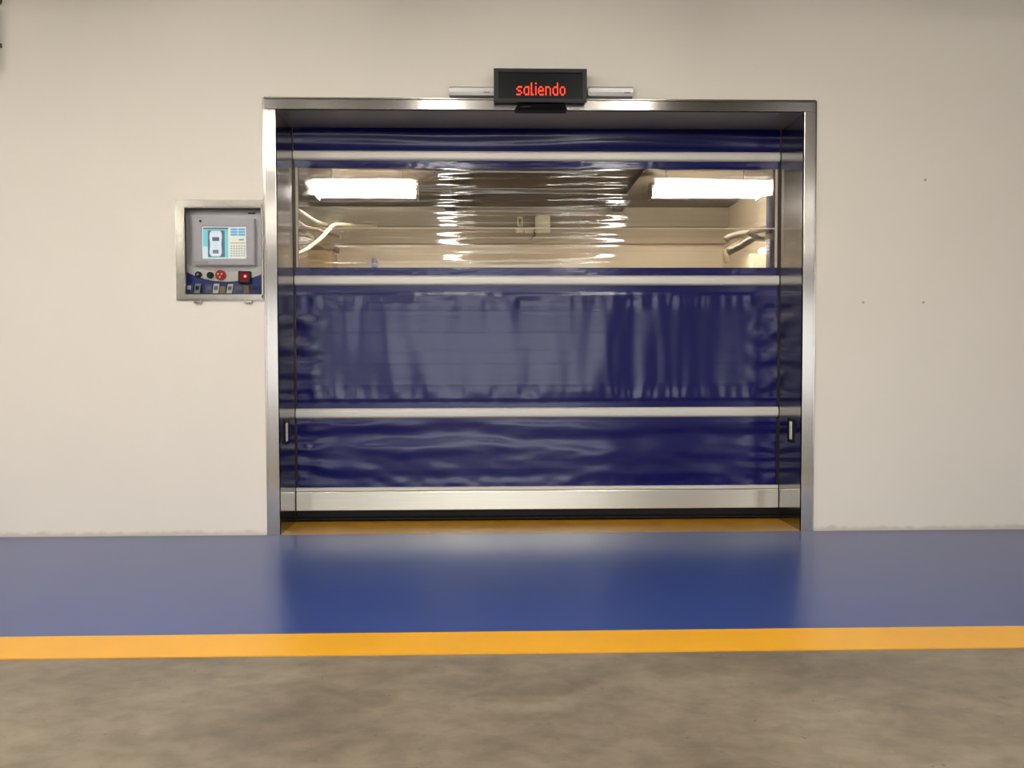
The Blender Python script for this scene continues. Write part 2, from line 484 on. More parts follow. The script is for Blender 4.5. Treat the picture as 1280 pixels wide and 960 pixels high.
# ------------------------------------------------------------------ ceiling battens of the hall
def batten(x, y, z, along, L, W, label, group, lm, drop=0.08):
    t = thing('ceiling_light', label, 'light', (x, y, z), group)
    hx, hy = (W / 2, L / 2) if along == 'y' else (L / 2, W / 2)
    box('housing', 'lampbody', t, x - hx, x + hx, y - hy, y + hy, z - drop * 0.45, z)
    bm = bmesh.new()
    n = 6
    prof = [(-1 + 2 * k / n) for k in range(n + 1)]
    a, b = [], []
    for q in prof:
        s = q * 0.92; hgt = z - drop * 0.45 - drop * 0.55 * math.sqrt(max(0, 1 - q * q))
        if along == 'y':
            a.append(bm.verts.new((x + s * hx, y - hy * 0.98, hgt))); b.append(bm.verts.new((x + s * hx, y + hy * 0.98, hgt)))
        else:
            a.append(bm.verts.new((x - hx * 0.98, y + s * hy, hgt))); b.append(bm.verts.new((x + hx * 0.98, y + s * hy, hgt)))
    for k in range(n): bm.faces.new((a[k], a[k + 1], b[k + 1], b[k]))
    bm.faces.new(a); bm.faces.new(b[::-1])
    bm.faces.new((a[0], b[0], b[-1], a[-1]))
    obj('diffuser', bm, lm, t)
    for q in (-0.35, 0.35):
        px_, py_ = (x, y + q * L) if along == 'y' else (x + q * L, y)
        obj('hanger', tube([(px_, py_, z), (px_, py_, HALL[3])], 0.006, 6), 'lampbody', t)
    return t


for x, rowname in ((-0.71, 'in the row near the control cabinet'), (0.87, 'in the row over the door'), (-2.5, 'in the row beyond the control cabinet'), (4.6, 'in the row beyond the door frame'), (-4.9, 'in the unseen side row added to brighten the door wall')):  # the outermost row on the cabinet side is added, unseen, to brighten the wall
    for y, nth in ((-2.4, 'nearest the door wall'), (-4.4, 'second from the door wall'), (-6.4, 'third from the door wall'), (-8.6, 'nearest the gateway')):
        if (x == -2.5 and y in (-4.4, -8.6)) or (x == -4.9 and y == -8.6) or (x == 4.6 and y in (-2.4, -6.4)): continue
        batten(x, y, 2.93, 'y', 1.25, 0.11, 'ceiling batten %s, %s' % (nth, rowname), 'hall ceiling lamps', 'lamp_front')

# ------------------------------------------------------------------ the cabin behind the door
CX0, CX1, CY0, CY1, CZ = -2.9, 2.9, 0.30, 6.3, 3.02
tag(box('floor_cabin', 'cabin_floor', None, CX0, CX1, 0.52, CY1, -0.1, 0.0), kind='structure')
tag(box('wall_cabin_left', 'cabin_wall', None, CX0 - 0.1, CX0, CY0, CY1, 0, CZ), kind='structure')
tag(box('wall_cabin_right', 'cabin_wall', None, CX1, CX1 + 0.1, CY0, CY1, 0, CZ), kind='structure')
wcb = tag(box('wall_cabin_back', 'cabin_wall', None, CX0 - 0.1, CX1 + 0.1, CY1, CY1 + 0.1, 0, CZ), kind='structure')
zb1 = PZ(640, 304, CY1 - 0.12); zb2 = PZ(640, 283, CY1 - 0.25)
box('lintel', 'cabin_band', wcb, CX0, CX1, CY1 - 0.12, CY1, zb1, zb2)
box('lintel', 'cabin_band2', wcb, CX0, CX1, CY1 - 0.25, CY1, zb2, CZ)
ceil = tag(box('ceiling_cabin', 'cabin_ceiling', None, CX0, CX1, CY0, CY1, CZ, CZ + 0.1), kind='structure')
# two beams under the cabin ceiling running towards the back wall
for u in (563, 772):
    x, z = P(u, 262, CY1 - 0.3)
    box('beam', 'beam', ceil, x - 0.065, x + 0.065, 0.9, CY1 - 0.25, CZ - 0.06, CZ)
# two battens across the cabin
LY = 4.0
for u, L, lab in ((459, 0.54, 'lit fluorescent batten inside the cabin, beside the loose cables'), (881, 0.60, 'lit fluorescent batten inside the cabin, beside the blue post')):
    x, z = P(u, 243, LY)
    t = thing('fluorescent_lamp', lab, 'light', (x, LY, z), 'cabin lamps')
    box('housing', 'lampbody', t, x - L, x + L, LY - 0.06, LY + 0.06, z + 0.05, z + 0.11, 0.005)
    for dy in (-0.04, 0.04):
        obj('tube', tube([(x - L + 0.02, LY + dy, z), (x + L - 0.02, LY + dy, z)], 0.028, 12), 'lamp_cabin', t, True)
    for s in (-1, 1):
        box('end_cap', 'lampbody', t, x + s * (L - 0.02), x + s * L, LY - 0.1, LY + 0.1, z - 0.05, z + 0.06, 0.004)
        box('hanger', 'lampbody', t, x + s * L * 0.7 - 0.006, x + s * L * 0.7 + 0.006, LY - 0.006, LY + 0.006, z + 0.11, CZ)

# ------------------------------------------------------------------ steel door frame
fr = thing('door_frame', 'brushed stainless steel frame around the blue roll-up door', 'door frame', (0, 0, 0))
CW = HW - HJ
for s in (-1, 1):
    a, b = sorted((s * HJ, s * HW))
    j = box('casing', 'steel_v', fr, a, b, -0.018, 0.0, 0.0, ZJ, 0.003)
    box('edge_strip', 'steel', j, *sorted((s * HW, s * (HW + 0.012))), -0.008, 0.0, 0.0, ZT - 0.006, 0.002)
    a, b = sorted((s * HJ, s * (HJ + 0.012)))
    rv = box('reveal', 'steel_side', fr, a, b, 0.0, DEP, 0.0, ZJ)
    # vertical sensor slot let into the reveal
    u, v = (357, 540) if s < 0 else (990, 538)
    # depth of the slot from its position on the reveal plane x = s*HJ
    d = _f + _r * ((u - CX) / F_PX) + _d * ((v - CY) / F_PX)
    t_ = (s * HJ - CAM.x) / d.x
    p = CAM + d * t_
    sl = box('sensor_slot', 'black', rv, *sorted((s * HJ, s * (HJ - 0.006))), p.y - 0.03, p.y + 0.06, p.z - 0.07, p.z + 0.07, 0.002)
    box('lens_strip', 'white', rv, *sorted((s * (HJ - 0.006), s * (HJ - 0.010))), p.y - 0.016, p.y + 0.016, p.z - 0.052, p.z + 0.052, 0.002)
box('header', 'steel_h', fr, -HW, HW, -0.018, 0.0, ZJ, ZT - 0.014, 0.003)
box('header_lip', 'steel', fr, -HW, HW, -0.024, 0.0, ZT - 0.014, ZT - 0.006, 0.002)
box('soffit', 'steel_soffit', fr, -HJ, HJ, 0.0, DEP, ZJ, ZJ + 0.012)

# ------------------------------------------------------------------ the roll-up door
door = thing('roll_up_door', 'blue vinyl roll-up door with clear window strip and pale cross bars', 'door', (0, YC, 0))


def Z(v): return PZ(676, v, YC)


def sheet(name, m, z0, z1, fn, nx, nz, parent, hw=HC):
    bm = bmesh.new()
    g = [[bm.verts.new((-hw + 2 * hw * i / nx, YC + fn(-hw + 2 * hw * i / nx, z0 + (z1 - z0) * j / nz), z0 + (z1 - z0) * j / nz)) for i in range(nx + 1)] for j in range(nz + 1)]
    for j in range(nz):
        for i in range(nx):
            bm.faces.new((g[j][i], g[j][i + 1], g[j + 1][i + 1], g[j + 1][i]))
    return obj(name, bm, m, parent, smooth=True, recalc=False)


def sstep(a, b, x):
    t = max(0, min(1, (x - a) / (b - a)))
    return t * t * (3 - 2 * t)


N = lambda x, y, z=0.0: noise.noise(Vector((x, y, z)))


def cross_bar(v0, v1, bulge=0.014):
    z0, z1 = Z(v1), Z(v0)
    n = 10
    bm = bmesh.new()
    pa = []
    zc, hz = (z0 + z1) / 2, (z1 - z0) / 2
    for k in range(n + 1):
        q = -1 + 2 * k / n
        pa.append((YC - bulge * max(0.0, 1 - abs(q) ** 5) - 0.004, zc + hz * q))
    pa += [(YC + 0.012, z1), (YC + 0.012, z0)]
    a = [bm.verts.new((-HC - 0.004, y, z)) for y, z in pa]; b = [bm.verts.new((HC + 0.004, y, z)) for y, z in pa]
    bm.faces.new(a); bm.faces.new(b[::-1])
    for i in range(len(pa)):
        k = (i + 1) % len(pa)
        bm.faces.new((a[i], b[i], b[k], a[k]))
    return obj('cross_bar', bm, 'bar', door)


# top: curtain coming off the drum, bulging forward below the soffit
zt0, zt1 = Z(190), ZJ + 0.10
def f_top(x, z):
    q = (z - zt0) / (zt1 - zt0)
    return -0.030 * math.sin(math.pi * min(1, q * 1.35)) + 0.14 * sstep(0.72, 1.0, q) ** 2 + 0.003 * N(x * 1.5, z * 20, 4) + 0.0035 * math.sin(z * 90 + 2 * N(x, 0, 9))
sheet('curtain_section', 'pvc', zt0, zt1, f_top, 160, 40, door)
obj('drum', tube([(-HC, YC + 0.25, ZJ + 0.16), (HC, YC + 0.25, ZJ + 0.16)], 0.12, 24), 'pvc', door, True)
cross_bar(189.5, 201.5)
def f_strip(x, z): return 0.003 * N(x * 4, z * 25, 2) + 0.0012 * N(x * 30, z * 60, 5)
sheet('curtain_section', 'pvc', Z(211), Z(201.5), f_strip, 200, 8, door)
# clear window
zw0, zw1 = Z(334.5), Z(211)
def f_win(x, z):
    q = (z - zw0) / (zw1 - zw0)
    e = sstep(0, 0.08, q) * sstep(0, 0.08, 1 - q)
    def saw(t):                      # long lean back, short return
        t = t % 1.0
        return (t / 0.82 if t < 0.82 else (1 - t) / 0.18) - 0.5
    def ssaw(t): return sum(saw(t + d) for d in (-0.06, -0.03, 0, 0.03, 0.06)) / 5
    return e * (0.0075 * ssaw(q * 5.0 + 0.25 * N(x * 0.35, 0, 3)) + 0.0022 * ssaw(q * 13 + 0.6 * N(x * 0.8, q * 2, 8)) + 0.0006 * N(x * 1.5, q * 30, 12))
WHC = HC - 0.006
pane = sheet('window_pane', 'vinyl', zw0, zw1, f_win, 180, 110, door, WHC)
for v in (285.5,):  # pale strip painted along a vinyl fold in place of the light it catches
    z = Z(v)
    def f_glint(x, zz): return f_win(x, zz) - 0.0015
    sheet('pane_crease_glint', 'edge_and_glint', z - 0.004, z + 0.004, f_glint, 120, 2, door, WHC)
for s in (-1, 1):
    box('pane_edge', 'edge_and_glint', door, *sorted((s * (HC - 0.006), s * (HC - 0.020))), YC - 0.006, YC - 0.002, zw0, zw1)
sheet('curtain_section', 'pvc', Z(345), Z(334.5), f_strip, 200, 8, door)
cross_bar(344.5, 357)
# big pleated section
za0, za1 = Z(510), Z(357)
hem0, hem1 = Z(502), Z(365)
rnd = random.Random(7)
def f_pleat(x, z):
    q = (z - hem0) / (hem1 - hem0)
    if q < -0.001 or q > 1.001: return 0.001 * N(x * 3, z * 9, 1)
    e = sstep(0.0, 0.10, q) * sstep(0.0, 0.12, 1 - q)
    sl = 0.06 * (q - 0.5)
    big = 0.010 * N(x * 2.2 + sl * 3, q * 0.5, 11) + 0.010 * N(x * 4.6 - sl * 4, q * 0.7, 21) + 0.0045 * N(x * 10 + 2 * sl, q * 1.2, 31)
    fade = 0.9 - 0.55 * sstep(0.55, 1.0, x)
    crimp = 0.0030 * N(x * 17, 0, 41) * (math.exp(-((q - 0.07) / 0.07) ** 2) + math.exp(-((q - 0.92) / 0.07) ** 2))
    creases = 0.0
    for c, w in ((0.16, .004), (0.36, .005), (0.46, .004), (0.62, .005), (0.82, .004), (0.90, .004)):
        creases += -0.0005 * math.exp(-((q - c) / (w * 2.2)) ** 2)
    edge = 0.008 * N(x * 8, q * 9, 51) * sstep(1.22, 1.40, abs(x))
    return fade * e * big + crimp + creases + e * edge - 0.0035 * sstep(0, 0.03, q) * sstep(0, 0.03, 1 - q)
sheet('curtain_section', 'pvc', za0, za1, f_pleat, 420, 90, door)
cross_bar(509.5, 522)
# lower section with level folds
zc0, zc1 = Z(608), Z(522)
def f_low(x, z):
    q = (z - zc0) / (zc1 - zc0)
    e = sstep(0.02, 0.2, q) * sstep(0.0, 0.12, 1 - q)
    w = sstep(1.0, -0.2, x) * 0.9 + 0.1
    d = 0.0022 * math.sin(q * 19 + 3.2 * N(x * 0.7, 0, 3)) * w + 0.007 * N(x * 0.9, q * 3.5, 7) + 0.004 * N(x * 2.5 + q, q * 4, 17) + 0.002 * N(x * 6, q * 8, 27)
    edge = 0.007 * N(x * 5, q * 10, 57) * sstep(1.15, 1.40, abs(x))
    pucker = 0.004 * N(x * 9, 0, 77) * math.exp(-((q - 0.07) / 0.06) ** 2)
    return e * (d + edge) + pucker
sheet('curtain_section', 'pvc', zc0, zc1, f_low, 320, 70, door)
# bottom bar, rubber
zb0, zb1_ = Z(636), Z(607)
box('bottom_bar', 'bottom_bar', door, -HC - 0.004, HC + 0.004, YC - 0.030, YC + 0.02, Z(635.5), Z(612), 0.004)
box('bar_cap', 'bar', door, -HC - 0.004, HC + 0.004, YC - 0.024, YC + 0.02, Z(611.5), Z(607.5), 0.002)
box('rubber_seal', 'rubber', door, -HC - 0.004, HC + 0.004, YC - 0.016, YC + 0.02, Z(644), Z(635.5), 0.003)
def seal_profile():
    bm = bmesh.new()
    z1, z0 = Z(643.5), 0.004
    n = 8
    pa = [(YC - 0.008 - 0.022 * math.sin(math.pi * k / n), z1 + (z0 - z1) * k / n) for k in range(n + 1)] + [(YC + 0.02, z0), (YC + 0.02, z1)]
    a = [bm.verts.new((-HC, y, z)) for y, z in pa]; b = [bm.verts.new((HC, y, z)) for y, z in pa]
    bm.faces.new(a); bm.faces.new(b[::-1])
    for i in range(len(pa)):
        k = (i + 1) % len(pa)
        bm.faces.new((a[i], b[i], b[k], a[k]))
    return bm
obj('rubber_lip', seal_profile(), 'rubber', door)
for s in (-1, 1):
    box('guide_rail', 'guide', door, *sorted((s * (HC + 0.0045), s * (HJ + 0.05))), DEP + 0.005, YC + 0.10, 0.0, ZJ + 0.05)

# ------------------------------------------------------------------ LED sign and its neighbours above the header
SY = -0.085
sx0, sz0 = P(617.5, 126.6, SY); sx1, sz1 = P(733.5, 86, SY)
sz0 = min(sz0, PZ(733, 126.6, SY))
sign = thing('led_sign', 'black LED display with red word saliendo above the door', 'sign', ((sx0 + sx1) / 2, 0, sz0))
bm = bmesh.new()
yb_ = -0.0245
pr = [(SY + 0.012, sz0), (SY + 0.012, sz1), (yb_, sz1 - 0.006), (yb_, sz0 + 0.4 * (yb_ - SY - 0.012))]
a = [bm.verts.new((sx0, y, z)) for y, z in pr]; b = [bm.verts.new((sx1, y, z)) for y, z in pr]
bm.faces.new(a); bm.faces.new(b[::-1])
for i in range(4): bm.faces.new((a[i], b[i], b[(i + 1) % 4], a[(i + 1) % 4]))
obj('housing', bm, 'black', sign)
bw = 0.024
obj('bezel', frame_bm(sx0 - .001, sx1 + .001, sz0 - .001, sz1 + .001, sx0 + bw, sx1 - bw, sz0 + 0.016, sz1 - 0.02, SY, SY + 0.02, 0.003), 'bezel', sign)
disp = box('display_panel', 'panel_black', sign, sx0 + bw, sx1 - bw, SY + 0.010, SY + 0.013, sz0 + 0.016, sz1 - 0.02)
FONT = {
    's': ["....", "....", ".###", "#...", ".##.", "...#", "###."],
    'a': [".....", ".....", ".###.", "#..#.", "#..#.", "#..#.", ".###."],
    'l': ["#.", "#.", "#.", "#.", "#.", "#.", "##"],
    'i': ["#", ".", "#", "#", "#", "#", "#"],
    'e': ["....", "....", ".##.", "#..#", "####", "#...", ".###"],
    'n': ["....", "....", "###.", "#..#", "#..#", "#..#", "#..#"],
    'd': ["...#", "...#", ".###", "#..#", "#..#", "#..#", ".###"],
    'o': ["....", "....", ".##.", "#..#", "#..#", "#..#", ".##."],
}
FONT['a'] = ["....", "....", ".###", "#..#", "#..#", "#..#", ".###"]
word = "saliendo"
cols = sum(len(FONT[c][0]) for c in word) + len(word) - 1
lx0, lx1 = PX(645.5, 110, SY), PX(707, 110, SY)
lzt, lzb = PZ(676, 102.3, SY), PZ(676, 118.6, SY)
pitch = (lx1 - lx0) / cols
rowp = (lzt - lzb) / 7
cx = lx0
for c in word:
    bm = bmesh.new()
    for rI, row in enumerate(FONT[c]):
        for k, ch in enumerate(row):
            if ch == '#':
                x = cx + (k + 0.5) * pitch; z = lzt - (rI + 0.5) * rowp
                n = 8
                pl = [(x + pitch * 0.38 * math.cos(2 * math.pi * (q + .5) / n), z + rowp * 0.42 * math.sin(2 * math.pi * (q + .5) / n)) for q in range(n)]
                prism(pl, SY + 0.0075, SY + 0.010, bm)
    o = obj('lit_letter', bm, 'led', sign)
    cx += (len(FONT[c][0]) + 1) * pitch

# black wedge-shaped box under the sign
fy = -0.07
w_t0, w_t1 = PX(648, 127.5, fy), PX(707, 127.5, fy)
w_b0, w_b1 = PX(643, 140.5, fy), PX(709, 140.5, fy)
wz1, wz0 = PZ(676, 127, fy), PZ(676, 138.2, fy)
wd = thing('motion_sensor', 'black wedge-shaped box on the header under the LED sign', 'sensor', ((w_t0 + w_t1) / 2, -0.02, wz0))
wz1 = min(wz1, sz0 - 0.002)
bm = bmesh.new()
co = [(w_t0, -0.060, wz1), (w_t1, -0.060, wz1), (w_b1, -0.080, wz0), (w_b0, -0.080, wz0)]
a = [bm.verts.new(p) for p in co]; b = [bm.verts.new((p[0], -0.019, p[2])) for p in co]
bm.faces.new(a); bm.faces.new(b[::-1])
for i in range(4): bm.faces.new((a[i], b[i], b[(i + 1) % 4], a[(i + 1) % 4]))
bmesh.ops.bevel(bm, geom=bm.edges[:], offset=0.004, segments=2, affect='EDGES')
obj('housing', bm, 'black', wd)
box('mark', 'bezel', wd, w_b0 + 0.035, w_b0 + 0.085, -0.0725, -0.0680, (wz0 + wz1) / 2 - 0.002, (wz0 + wz1) / 2 + 0.002)

# silver sensor boxes left and right of the sign
for k, (u0, u1, lab) in enumerate(((561, 620, 'silver sensor box beside the LED sign, on the control cabinet side'), (735, 792, 'silver sensor box beside the LED sign, away from the control cabinet'))):
    y0 = -0.045
    x0, x1 = PX(u0, 115, y0), PX(u1, 115, y0)
    z1, z0 = PZ((u0 + u1) / 2, 107.2, y0), ZT - 0.005
    t = thing('door_sensor', lab, 'sensor', ((x0 + x1) / 2, 0, z0), 'silver boxes beside the LED sign')
    h = z1 - z0
    prof = [(-0.001, z0 + h * 0.14), (-0.040, z0 + h * 0.14), (-0.045, z0 + h * 0.45), (-0.046, z0 + h * 0.8), (-0.042, z0 + h * 0.93), (-0.03, z1), (-0.001, z1)]
    bm = bmesh.new()
    a = [bm.verts.new((x0, y, z)) for y, z in prof]; b = [bm.verts.new((x1, y, z)) for y, z in prof]
    bm.faces.new(a); bm.faces.new(b[::-1])
    for i in range(len(prof)): bm.faces.new((a[i], b[i], b[(i + 1) % len(prof)], a[(i + 1) % len(prof)]))
    bmesh.ops.bevel(bm, geom=[e for e in bm.edges if abs(e.verts[0].co.x - e.verts[1].co.x) < 1e-6], offset=0.005, segments=2, affect='EDGES')
    obj('cover', bm, 'silver', t)
    box('base', 'silver_dark', t, x0 + 0.004, x1 - 0.004, -0.036, -0.001, z0, z0 + h * 0.16, 0.002)
    box('mark', 'print_grey', t, x1 - 0.052 - (0.015 if k == 0 else 0), x1 - 0.018 - (0.015 if k == 0 else 0), -0.0466, -0.0440, z0 + h * 0.36, z0 + h * 0.46)

# ------------------------------------------------------------------ control cabinet let into the wall
def K(cx, cy, y=0.0): return P(200 + cx / 5.644, 230 + cy / 5.647, y)
cab = thing('control_cabinet', 'steel wall cabinet with glass door beside the door frame', 'cabinet', ((cab_x0 + cab_x1) / 2, 0, cab_z0))
ox0, oz1 = K(108, 112); ox1, oz0 = K(748, 822)
ox1 = min(ox1, -HW - 0.014)
wy = -0.022
ix0, iz1 = K(168, 165, wy); ix1, iz0 = K(722, 778, wy)
dx0, dz1 = K(126, 130, wy); dx1, dz0 = K(746, 814, wy)
dx1 = min(dx1, -HW - 0.016)
obj('flange', frame_bm(ox0, ox1, oz0, oz1, dx0 + 0.01, dx1 - 0.006, dz0 + 0.008, dz1 - 0.008, -0.006, 0.0, 0.001), 'steel', cab)
dr = obj('door', frame_bm(dx0, dx1, dz0, dz1, ix0, ix1, iz0, iz1, wy, -0.0062, 0.005), 'steel', cab)
obj('gasket', frame_bm(ix0 - .001, ix1 + .001, iz0 - .001, iz1 + .001, ix0 + 0.006, ix1 - 0.006, iz0 + 0.006, iz1 - 0.006, wy + 0.006, wy + 0.012), 'guide', dr)
box('pane', 'glass', dr, ix0 - 0.002, ix1 + 0.002, wy + 0.008, wy + 0.011, iz0 - 0.002, iz1 + 0.002)
for cx_ in (268, 625):
    x, z = K(cx_, 828, -0.015)
    box('catch', 'steel', dr, x - 0.020, x + 0.020, -0.020, -0.001, z - 0.010, z + 0.006, 0.002)
BY = 0.034      # depth of the back plate
gx0, gx1, gz0, gz1 = cab_x0 + 0.002, cab_x1 - 0.002, cab_z0 + 0.002, cab_z1 - 0.002
for nm, a_ in (('side_panel', (gx0, gx0 + 0.003, 0.002, BY, gz0, gz1)), ('side_panel', (gx1 - 0.003, gx1, 0.002, BY, gz0, gz1)),
               ('top_panel', (gx0, gx1, 0.002, BY, gz1 - 0.003, gz1)), ('bottom_panel', (gx0, gx1, 0.002, BY, gz0, gz0 + 0.003))):
    box(nm, 'steel', cab, *a_)
box('mounting_plate', 'steel_mirror', cab, gx0, gx1, BY, BY + 0.004, gz0, gz1)
# white arc and blue apron on the plate
def arc_poly(top, bottom, n=16):
    up = [K(cx_, top(cx_), BY) for cx_ in [185 + (735 - 185) * k / n for k in range(n + 1)]]
    lo = [K(cx_, bottom(cx_), BY) for cx_ in [185 + (735 - 185) * k / n for k in range(n + 1)]]
    cl = lambda p: (max(gx0 + .004, min(gx1 - .004, p[0])), max(gz0 + .004, p[1]))
    return [cl(p) for p in up] + [cl(p) for p in lo[::-1]]
topf = lambda c: 622 - ((c - 470) / 270.0) ** 2 * 52
botf = lambda c: 690 - ((c - 470) / 270.0) ** 2 * 62
obj('white_arc', prism(arc_poly(topf, botf), BY - 0.003, BY), 'white', cab)
obj('blue_apron', prism(arc_poly(botf, lambda c: 792), BY - 0.003, BY), 'blue_paint', cab)
# controls
def knob(name, cx_, cy_, r, m, m2, r2, ln):
    x, z = K(cx_, cy_, BY - 0.02)
    o = obj(name, prism(disc_poly(x, z, r), BY - ln, BY - 0.003), m, cab)
    obj('cap', prism(disc_poly(x, z, r2, 16), BY - ln - 0.006, BY - ln), m2, o)
    return o, x, z
knob('key_switch', 266, 638, 0.0175, 'black', 'steel', 0.008, 0.016)
knob('push_button', 350, 642, 0.0175, 'black', 'bezel', 0.011, 0.016)
e_, x, z = knob('emergency_button', 425, 643, 0.028, 'red', 'red', 0.020, 0.020)
for k in range(3):
    a0 = 2 * math.pi * k / 3
    bm = bmesh.new()
    prism([(x + rr * math.cos(a0 + q), z + rr * math.sin(a0 + q)) for rr, q in ((0.009, 0), (0.016, 0.35), (0.016, 0.75), (0.009, 1.1))], BY - 0.0275, BY - 0.026, bm)
    obj('arrow', bm, 'white', e_)
hx0, hz1 = K(548, 614, BY - 0.03); hx1, hz0 = K(636, 700, BY - 0.03)
rb = box('indicator_lamp', 'black', cab, hx0, hx1, BY - 0.028, BY - 0.003, hz0, hz1, 0.003)
box('lens', 'red_dark', rb, hx0 + 0.006, hx1 - 0.006, BY - 0.031, BY - 0.028, hz0 + 0.006, hz1 - 0.006, 0.001)
x, z = K(601, 652, BY - 0.031)
obj('lit_dot', prism(disc_poly(x, z, 0.006, 12), BY - 0.033, BY - 0.031), 'red_glow', rb)
# small maker plate at the top of the plate
x, z = K(648, 207, BY)
box('maker_plate', 'bezel', cab, x - 0.020, x + 0.020, BY - 0.002, BY, z - 0.004, z + 0.004)

# touch monitor inside the cabinet
MY = 0.002
mx0, mz1 = K(232, 240, MY); mx1, mz0 = K(668, 573, MY)
mon = thing('touch_monitor', 'lilac grey touch monitor with lit screen inside the wall cabinet', 'monitor', ((mx0 + mx1) / 2, MY, mz0))
x0, z1 = K(298, 305, MY); x1, z0 = K(602, 522, MY)
obj('bezel', frame_bm(mx0, mx1, mz0, mz1, x0 - 0.003, x1 + 0.003, z0 - 0.003, z1 + 0.003, MY, MY + 0.031, 0.004), 'monitor', mon)
x, z = K(285, 262, MY)
obj('status_light', prism(disc_poly(x, z, 0.007, 10), MY - 0.002, MY), 'bezel', mon)
box('label_strip', 'silver', mon, *[q for q in (K(238, 545, MY)[0], K(340, 545, MY)[0])], MY - 0.002, MY, K(238, 562, MY)[1], K(238, 545, MY)[1])
scr = box('screen', 'scr_cream', mon, x0 - 0.003, x1 + 0.003, MY + 0.006, MY + 0.028, z0 - 0.003, z1 + 0.003)
def S(name, m, a, b, c, d, lift=0.001, rad=0):
    xa, za = K(a, b, MY); xb, zb_ = K(c, d, MY)
    return box(name, m, scr, xa, xb, MY + 0.006 - lift, MY + 0.006, zb_, za, rad)
S('picture_area', 'scr_teal', 300, 318, 480, 520)
S('picture_area', 'scr_pale', 300, 440, 335, 521, 0.0013)
S('title_bar', 'scr_dark', 300, 306, 480, 318)
S('bay', 'scr_dark', 334, 326, 456, 514, 0.0015)
xa, za = K(346, 330, MY); xb, zb_ = K(434, 512, MY)
car = [(360, 330), (422, 330), (432, 345), (434, 372), (430, 420), (434, 480), (428, 502), (416, 510), (366, 510), (354, 502), (348, 480), (352, 420), (347, 372), (350, 345)]
obj('car_outline', prism([K(a_, b_, MY) for a_, b_ in car], MY + 0.004, MY + 0.006), 'scr_white', scr)
for cx_ in (341, 435):
    for cy_ in (360, 470):
        S('car_wheel', 'scr_grey', cx_, cy_, cx_ + 8, cy_ + 24, 0.0018)
S('car_windscreen', 'scr_dark', 366, 374, 416, 402, 0.0025)
S('car_roof', 'scr_pale', 372, 412, 412, 458, 0.0025)
S('car_rear_window', 'scr_grey', 370, 464, 412, 490, 0.0025)
S('car_bonnet', 'scr_pale', 362, 338, 418, 352, 0.0025)
for r_ in range(3):
    for c_ in range(2):
        S('button', 'scr_blue', 496 + c_ * 54, 312 + r_ * 19, 544 + c_ * 54, 326 + r_ * 19, 0.0015)
S('caption', 'scr_orange', 496, 410, 600, 421, 0.0015)
S('caption', 'scr_grey', 555, 388, 590, 397, 0.0015)
for r_ in range(5):
    for c_ in range(6):
        S('table_cell', 'scr_grey', 498 + c_ * 18, 434 + r_ * 17, 507 + c_ * 18, 442 + r_ * 17, 0.0015)

# small cards and tags standing along the bottom of the cabinet
def card(cx_, cy_, w, h, m, lab, tilt, name='card', extra=None):
    x, z = K(cx_, cy_ + h / 2, 0.04)
    ww, hh = w * 0.00078, h * 0.00078
    zb0_ = gz0 + 0.004
    t = thing(name, lab, 'card', (x, 0.013, zb0_))
    bm = bmesh.new(); bbox(bm, -ww / 2, ww / 2, -0.0015, 0.0015, 0, hh, 0.0)
    bmesh.ops.rotate(bm, cent=(0, 0, 0), matrix=Matrix.Rotation(-0.25, 3, 'X') , verts=bm.verts[:])
    bmesh.ops.rotate(bm, cent=(0, 0, 0), matrix=Matrix.Rotation(tilt, 3, 'Z'), verts=bm.verts[:])
    bmesh.ops.translate(bm, vec=(x, 0.013, zb0_), verts=bm.verts[:])
    obj('sheet', bm, m, t)
    if extra:
        bm = bmesh.new(); bbox(bm, -ww * 0.32, ww * 0.32, -0.003, -0.0014, hh * 0.35, hh * 0.75)
        bmesh.ops.rotate(bm, cent=(0, 0, 0), matrix=Matrix.Rotation(-0.25, 3, 'X'), verts=bm.verts[:])
        bmesh.ops.rotate(bm, cent=(0, 0, 0), matrix=Matrix.Rotation(tilt, 3, 'Z'), verts=bm.verts[:])
        bmesh.ops.translate(bm, vec=(x, 0.013, zb0_), verts=bm.verts[:])
        obj('print', bm, extra, t)
card(212, 735, 58, 78, 'blue_paint', 'blue card in the cabinet corner away from the door frame', 0.2, extra='white')
card(272, 742, 44, 72, 'silver', 'grey card below the key switch in the cabinet', -0.3, extra='bezel')
card(357, 745, 50, 70, 'blue_paint', 'blue card below the black push button in the cabinet', 0.35, extra='cable_dark')
card(404, 740, 42, 72, 'white', 'white card below the red emergency button in the cabinet', -0.15, extra='print_grey')
card(452, 752, 40, 54, 'cardboard', 'tan card between the white cards in the cabinet', 0.3)
card(500, 744, 44, 70, 'white', 'white card beside the tan card in the cabinet', -0.35, extra='print_grey')
card(566, 742, 72, 74, 'blue_paint', 'wide blue card below the red indicator lamp in the cabinet', 0.1, extra='cable_dark')
card(622, 750, 36, 60, 'cardboard', 'tan card between the two widest blue cards in the cabinet', 0.5)
card(676, 746, 62, 68, 'blue_paint', 'blue card in the cabinet corner next to the door frame', 0.15, extra='bezel')

